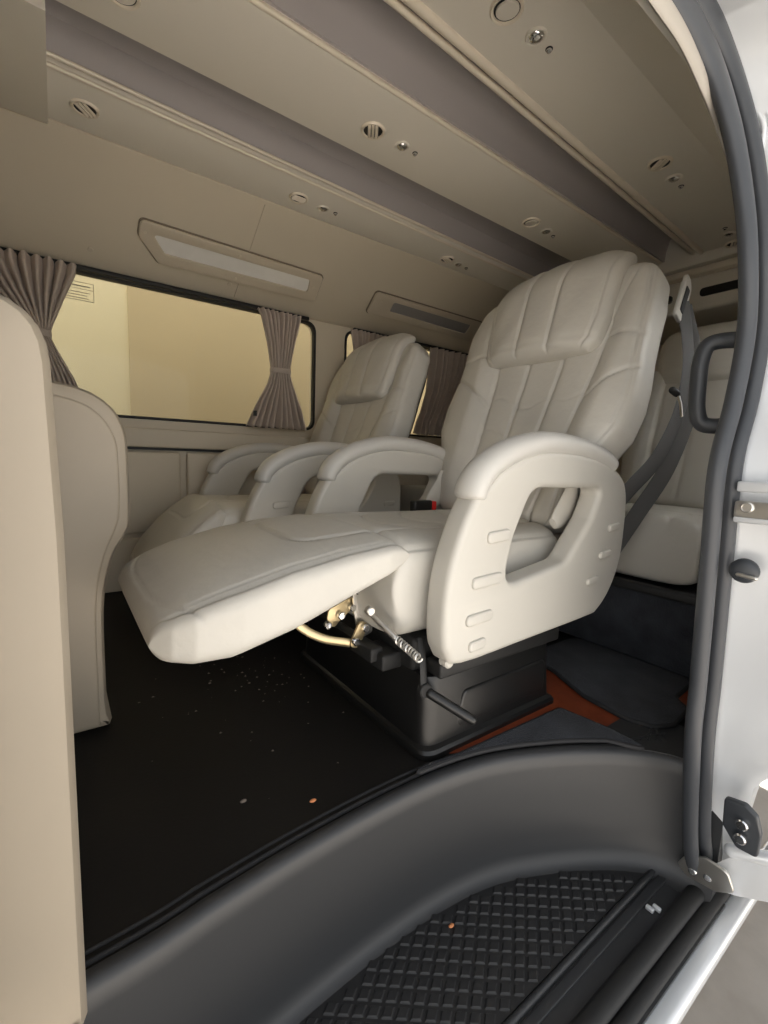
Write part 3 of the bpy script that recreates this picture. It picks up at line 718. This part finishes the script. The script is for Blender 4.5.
# ================================================================== STEP, MATS, SILL
SP = [Vector((x, y, 0)) for x, y in EDG]
def nrm2(i):
    a, b2 = SP[max(i - 1, 0)], SP[min(i + 1, len(SP) - 1)]; t = (b2 - a).normalized(); return Vector((t.y, -t.x, 0))
ZS = -.24
prof = [(-.014, .0015), (-.012, .0045), (-.004, .0045), (.004, .002), (.009, -.006), (.010, -.03), (.011, -.09), (.012, -.17), (.015, -.207), (.021, -.226), (.030, -.236), (.045, ZS), (.045, ZS - .02), (-.014, ZS - .02)]
st = thing('door_step', 'dark grey moulded plastic step inside the doorway with patterned mat', 'step', (.4, .4, ZS - .02))
rings = []
for i, p in enumerate(SP):
    n = nrm2(i); rings.append([tuple(p + n * d + Vector((0, 0, z))) for d, z in prof])
part('riser_trim', loft(rings), M['step'], st, ang=60)
tread = [(-1.2, .49)] + [(x, y) for x, y in EDG[3:]] + [(1.0, .232), (-1.2, .232)]
part('tread', flatpoly(tread, ZS - .025, ZS - .001), M['step'], st)
# rubber mat with rows of raised diamonds
def inside(x, y, poly):
    c = False; j = len(poly) - 1
    for i in range(len(poly)):
        xi, yi = poly[i]; xj, yj = poly[j]
        if (yi > y) != (yj > y) and x < (xj - xi) * (y - yi) / (yj - yi + 1e-12) + xi: c = not c
        j = i
    return c
inner = []
for i, p in enumerate(SP):
    n = nrm2(i); q = p + n * .031; inner.append((q.x, q.y))
inner = [q for q in inner if q[1] > .352 and q[0] < .972]
mpoly = [(-1.0, inner[0][1])] + inner + [(inner[-1][0], .350), (-1.0, .350)]
mb = flatpoly(mpoly, ZS - .001, ZS + .002)
dx, dy = .034, .021
for j in range(0, 16):
    for i in range(-30, 46):
        x = i * dx + (dx / 2 if j % 2 else 0) + .01; y = .362 + j * dy * .62
        if x < -.2: continue
        if all(inside(x + a, y + b2, mpoly) for a, b2 in ((-.016, 0), (.016, 0), (0, .011), (0, -.011))):
            k = bmesh.new()
            lo = [k.verts.new((x + a * .0145, y + b2 * .0105, ZS + .0015)) for a, b2 in ((1, 0), (0, 1), (-1, 0), (0, -1))]
            hi = [k.verts.new((x + a * .0105, y + b2 * .0072, ZS + .0048)) for a, b2 in ((1, 0), (0, 1), (-1, 0), (0, -1))]
            for q in range(4): k.faces.new((lo[q], lo[(q + 1) % 4], hi[(q + 1) % 4], hi[q]))
            k.faces.new(hi)
            me = bpy.data.meshes.new('t'); k.to_mesh(me); k.free(); mb.from_mesh(me); bpy.data.meshes.remove(me)
part('tread_mat', mb, M['mat'], st, 'black rubber mat with raised diamonds', smooth=False)
part('tread_ridge', join(tube([(-1.0, .343, ZS + .001), (.958, .343, ZS + .001)], .006, 10), box(-1.0, .965, .318, .334, ZS - .002, ZS + .003, .002)), M['step'], st)
# ribbed ledge at the rear end of the step
lg = flatpoly([(x, y) for x, y in EDG if x > .93] + [(1.12, .25), (1.12, .47), (.95, .47)], -.004, .005)
for k in range(5): lg = join(lg, tube([(.968 + .014 * k, .415 - .010 * k, .005), (1.055 + .01 * k, .385 + .018 * k, .005)], .0025, 8))
part('ribbed_ledge', lg, M['step'], st)
for x, y in ((.86, .305), (.872, .298)): part('marker_clip', box(x, x + .008, y - .004, y + .01, ZS, ZS + .008, .002), M['silver'], st)

# lower door seal along the sill and the painted sill itself
sl = thing('sill_seal', 'black rubber seal strips running along the outer edge of the step', 'door seal', (.3, .26, ZS))
part('seal_strip', tube([(-1.2, .278, ZS + .004), (.5, .277, ZS + .004), (1.03, .272, ZS + .004)], .012, 14, flat=(.016, .009), up=(0, 0, 1)), M['blackm'], sl)
part('seal_strip', tube([(-1.2, .250, ZS - .004), (.5, .249, ZS - .004), (1.05, .247, ZS - .004)], .012, 14, flat=(.013, .009), up=(0, 0, 1)), M['blackm'], sl)
struct('sill_1', box(-1.2, 1.6, .206, .240, -.275, ZS - .006, .010), M['silver'], 'silver painted outer sill below the doorway', 'sill')

# floor coverings: red brown floor patch, near carpet with its pointed corner, rear carpet
struct('floor_patch_trim', flatpoly([(.66, .572), (.94, .560), (.96, .47), (.975, .44), (1.06, .44), (1.20, .38), (1.30, .38), (1.38, .42), (1.38, .80), (1.06, .80), (1.0, .66), (.63, .66), (.61, .597)], .0005, .0025), M['redfloor'], 'red brown wood look floor showing between the carpets', 'floor')
def carpet(name, pts, label, rr=.02):
    t = thing(name, label, 'floor mat', (sum(p[0] for p in pts) / len(pts), sum(p[1] for p in pts) / len(pts), 0), 'charcoal floor carpets')
    pl = rounded(pts, rr)
    part('pile', plate([pl], .009, ((0, 0, .0085), (1, 0, 0), (0, 1, 0)), .003), M['carpet'], t)
    part('binding', tube([(p[0], p[1], .0075) for p in pl + pl[:1]], .0055, 8, cap=False), M['bind'], t, 'stitched edge')
    return t
ne = []
for i, p in enumerate(SP):
    q = p - nrm2(i) * .020
    if .50 < q.x < .93 and q.y > .40: ne.append((q.x, q.y))
carpet('floor_mat', ne[::2] + [(.958, .372), (.958, .45), (.938, .566), (.62, .575), (.54, .585)], 'charcoal carpet beside the seat base ending in a pointed corner', .01)
carpet('floor_mat', [(1.375, .80), (1.12, .80), (1.10, .69), (1.045, .57), (1.032, .46), (1.05, .41), (1.10, .388), (1.20, .398), (1.235, .44), (1.375, .45)], 'charcoal carpet in front of the carpeted platform', .035)

# specks on the floor
for x, y, z, lb, m in ((.322, .618, .0, 'orange crumb on the black floor near the step', 'crumb'), (.533, .492, ZS + .003, 'orange brown scrap lying on the patterned step mat', 'crumb'), (.231, .693, .0, 'pale sliver lying on the black floor left of the orange crumb', 'fleck')):
    bm = bmesh.new(); bmesh.ops.create_icosphere(bm, subdivisions=2, radius=.004)
    for v in bm.verts: v.co = Vector((v.co.x * 1.5 + random.uniform(-.0005, .0005), v.co.y * .9, v.co.z * .5)) + Vector((x, y, z + .0135 if z == 0 and y < .66 else z + .002))
    solo('food_crumb', bm, M[m], lb, 'crumb')
db = bmesh.new()
for k in range(80):
    if k < 50: x, y = random.gauss(.42, .12), random.gauss(1.08, .10)
    else: x, y = random.uniform(.05, .6), random.uniform(.65, 1.3)
    if x > .52 or x < .12 or y > 1.25: continue
    s_ = random.uniform(.0008, .0028); a0 = random.uniform(0, PI)
    vs = [db.verts.new((x + s_ * math.cos(a0 + q * 2.1) * random.uniform(.7, 2.2), y + s_ * math.sin(a0 + q * 2.1), .0004)) for q in range(3)] + [db.verts.new((x, y, .0004 + s_ * .8))]
    for f in ((0, 1, 3), (1, 2, 3), (2, 0, 3), (0, 2, 1)): db.faces.new([vs[i] for i in f])
d_ = solo('floor_debris', db, M['fleck'], 'scattered pale flecks of dirt on the black floor under the leg rest', 'dirt', smooth=False)
d_['kind'] = 'stuff'

# ================================================================== DOOR SEAL, PILLAR, SLIDING DOOR
GM = [(.25, .430, 1.345), (.50, .415, 1.33), (.68, .395, 1.305), (.799, .378, 1.280), (.883, .362, 1.229), (.915, .333, 1.127), (.919, .306, 1.010), (.915, .290, .913), (.930, .285, .808), (.915, .285, .694), (.880, .285, .587), (.892, .285, .428), (.910, .285, .209), (.917, .285, .093), (.953, .283, -.10), (.99, .278, -.20)]
GI = [(.20, .415, 1.27), (.42, .395, 1.26), (.58, .375, 1.235), (.692, .355, 1.206), (.797, .347, 1.179), (.838, .323, 1.089), (.855, .302, .987), (.863, .289, .899), (.878, .285, .798), (.860, .285, .689), (.825, .285, .578), (.837, .285, .434), (.856, .285, .225), (.864, .285, .114), (.918, .285, -.12), (.955, .282, -.215)]
GMs, GIs = smooth_path(GM, 8), smooth_path(GI, 8)
sd = thing('door_seal', 'thick dark grey rubber seal curving round the rear edge of the doorway', 'door seal', (.9, .285, -.2))
mid_in = [a * .40 + b2 * .60 + Vector((.004, 0, 0)) for a, b2 in zip(GIs, GMs)]; mid_out = [b2 + (b2 - a) * .34 + Vector((.004, -.010, 0)) for a, b2 in zip(GIs, GMs)]
HD = [((a - b2) - Vector((0, (a - b2).y, 0))).length for a, b2 in zip(GIs, GMs)]
def hw(u, k):
    f = u * (len(HD) - 1); i = min(int(f), len(HD) - 2); d = HD[i] + (HD[i + 1] - HD[i]) * (f - i)
    return max(min(d * k, .024), .010)
part('inner_trim', tube(mid_in, 1, 16, flat=lambda u: (hw(u, .24), .013), up=(0, 1, 0)), M['rubber'], sd)
part('outer_bulb', tube(mid_out, 1, 16, flat=lambda u: (hw(u, .20), .012), up=(0, 1, 0)), M['rubber'], sd)
# pale strip of trim inside the seal over the rear top corner of the doorway
struct('trim_5', tube([(.30, .385, 1.262), (.52, .378, 1.248), (.70, .368, 1.222), (.775, .364, 1.208), (.845, .360, 1.178), (.90, .354, 1.143), (.945, .346, 1.10)], .02, 14, 8, flat=lambda u: (.020 - .009 * u, .006), up=(0, 1, 0)), M['trimstrip'], 'pale curved trim strip inside the door seal at the top', 'door trim')
# painted jamb outside the seal
JM = [b2 + (b2 - a) * .34 + Vector((.016, .010, 0)) for a, b2 in zip(GIs, GMs)]
def jd(z): return float(np.interp(z, [-.25, -.10, .03, .13, .22, .30, .40, .60, 1.4], [.06, .065, .085, .16, .22, .24, .26, .28, .32]))
rings = []
for a in JM:
    d = jd(a.z); rings.append([tuple(a), tuple(a + Vector((.016, -d * .35, 0))), tuple(a + Vector((.012, -d * .8, 0))), tuple(a + Vector((.022, -d, 0))), tuple(a + Vector((.06, -d, 0))), tuple(a + Vector((.06, .02, 0)))])
jamb = struct('jamb_1', loft(rings), M['silver'], 'silver painted door jamb right of the rubber seal', 'door jamb', ang=50)
for z, h_, m in ((.560, .014, 'silver'), (.527, .022, 'steel'), (.505, .008, 'silver')):
    part('rail_end', box(.880, .905 if m != 'steel' else .90, .05, .262, z - h_, z + h_ * .2, .003), M[m], jamb, 'end of the middle door rail')
part('rail_bolt', lathe((.880, .245, .522), (-1, 0, 0), [(.009, 0), (.009, .002), (.007, .003), (.006, .001), (0, .001)], 20), M['steel'], jamb)
bp_ = part('rubber_stop', lathe((.905, .244, .418), (-1, -.1, 0), [(.020, 0), (.020, .006), (.017, .010), (.009, .012), (0, .012)], 28), M['grip'], jamb, 'round dark rubber stop')
part('stop_clip', capsule((.892, .252, .412), (.890, .222, .410), .0035), M['steel'], bp_)
for pts, rr in (([(0.962, .366, 1.352), (0.963, .350, 1.298), (0.964, .335, 1.245), (0.965, .316, 1.180), (0.967, .290, 1.10)], .005), ([(0.968, .352, 1.352), (0.969, .336, 1.298), (0.970, .320, 1.235), (0.971, .300, 1.165)], .004), ([(0.962, .345, 1.20), (0.963, .314, 1.148), (0.964, .311, 1.111), (0.964, .317, 1.09), (0.964, .330, 1.07)], .0045)):
    part('pressed_rib', tube(pts, rr, 10, 8), M['silver'], jamb)
part('catch_slot', plate([rounded([(0, 0), (.05, 0), (.05, .014), (0, .014)], .006)], .004, ((.955, .30, 1.235), (0, -1, .25), (-.2, .2, 1)), .001), M['blackm'], jamb, 'dark slot')

# sliding door, pushed back along the outside; its lower arm reaches to the step
do = thing('sliding_door', 'silver sliding van door pushed back, its lower arm reaching the step', 'van door', (1.5, .10, -.55))
part('door_panel', box(1.16, 2.2, -.03, .13, -.22, 1.30, .03), M['silver'], do)
hp = part('arm_bracket', plate([rounded([(.0, .0), (.030, .0), (.034, .045), (.028, .075), (.012, .088), (-.018, .083), (-.020, .03)], .008)], .012, ((.930, .212, -.065), (0, -1, .05), (-.1, 0, 1)), .003), M['grip'], do, 'dark grey bracket')
for dz in (.052, .026): part('bolt', disc((.918, .205, -.065 + dz), (-1, 0, 0), .009, .008, 16, .002), M['chrome'], hp, 'bright bolt')
arm_ = loft([[(.986, .288, -.232), (.984, .282, -.215), (.99, .276, -.236)], [(.985, .262, -.215), (.980, .255, -.165), (.995, .240, -.216)], [(.982, .225, -.165), (.978, .218, -.112), (.995, .215, -.205)], [(.985, .17, -.14), (.982, .165, -.095), (1.0, .16, -.175)], [(1.03, .08, -.13), (1.03, .07, -.09), (1.05, .07, -.17)], [(1.18, .06, -.13), (1.18, .04, -.09), (1.19, .04, -.17)]])
bmesh.ops.subdivide_edges(arm_, edges=arm_.edges[:], cuts=1, use_grid_fill=True, smooth=.3)
part('arm_tube', capsule((.968, .238, -.112), (1.0, .10, -.062), .012), M['silver'], do)
ar = part('lower_arm', arm_, M['silver'], do, ang=70)
part('arm_plate', plate([rounded([(.0, .0), (.05, -.004), (.085, .012), (.085, .05), (.05, .062), (.01, .045), (-.012, .02)], .012)], .006, ((.972, .290, -.212), (-.1, -1, .30), (-.2, .12, 1)), .002), M['steel'], do, 'zinc hinge plate')
for a_, b2 in ((.01, .02), (.035, .02), (.06, .03)): part('roller_bolt', disc((.967, .290 - a_, -.212 + b2 + a_ * .3), (-1, -.2, .1), .007, .008, 14, .002), M['chrome'], do, 'bright bolt')

# grab handle on the pillar
gh = thing('grab_handle', 'dark grey grab handle fixed to the pillar beside the door seal', 'handle', (1.0, .33, .64))
part('grip', tube([(1.01, .315, .812), (1.005, .350, .815), (1.0, .370, .808), (.998, .3775, .78), (1.0, .3785, .74), (1.004, .3775, .695), (1.01, .370, .668), (1.016, .350, .661), (1.02, .315, .665)], .0145, 16, 8, flat=(.0145, .012), up=(1, 0, 0)), M['grip'], gh)
for z in (.815, .665): part('mount', box(.985, 1.04, .296, .325, z - .03, z + .03, .008), M['grip'], gh)

# ================================================================== LIGHT
w = bpy.data.worlds.new('world'); SC.world = w; w.use_nodes = True
wn = w.node_tree; bg = wn.nodes['Background']
tc_ = wn.nodes.new('ShaderNodeTexCoord'); sx_ = wn.nodes.new('ShaderNodeSeparateXYZ'); cr_ = wn.nodes.new('ShaderNodeValToRGB')
wn.links.new(tc_.outputs['Generated'], sx_.inputs[0]); wn.links.new(sx_.outputs['Z'], cr_.inputs[0]); wn.links.new(cr_.outputs[0], bg.inputs['Color'])
cr_.color_ramp.elements[0].position = .0; cr_.color_ramp.elements[0].color = (1.0, .99, .97, 1)
cr_.color_ramp.elements[1].position = .75; cr_.color_ramp.elements[1].color = (.36, .38, .41, 1)
bg.inputs['Strength'].default_value = 2.0
sld = bpy.data.lights.new('sun', 'SUN'); sld.energy = 27.0; sld.angle = .02; sld.color = (1.0, .98, .95)  # added sun, its bounce off the outside ground brightens the ceiling
slo = bpy.data.objects.new('sun', sld); COL.objects.link(slo); slo.location = (2, .5, 6)
slo.rotation_euler = Vector((-.35, -.50, -.93)).to_track_quat('-Z', 'Y').to_euler()
SC.view_settings.view_transform = 'Standard'; SC.view_settings.look = 'None'; SC.view_settings.gamma = 1; SC.view_settings.use_curve_mapping = False
SC.view_settings.exposure = 0.24
SC.cycles.max_bounces = 12; SC.cycles.diffuse_bounces = 8; SC.cycles.transparent_max_bounces = 12
try:
    SC.cycles.use_denoising = True; SC.cycles.denoiser = 'OPENIMAGEDENOISE'
except Exception: pass
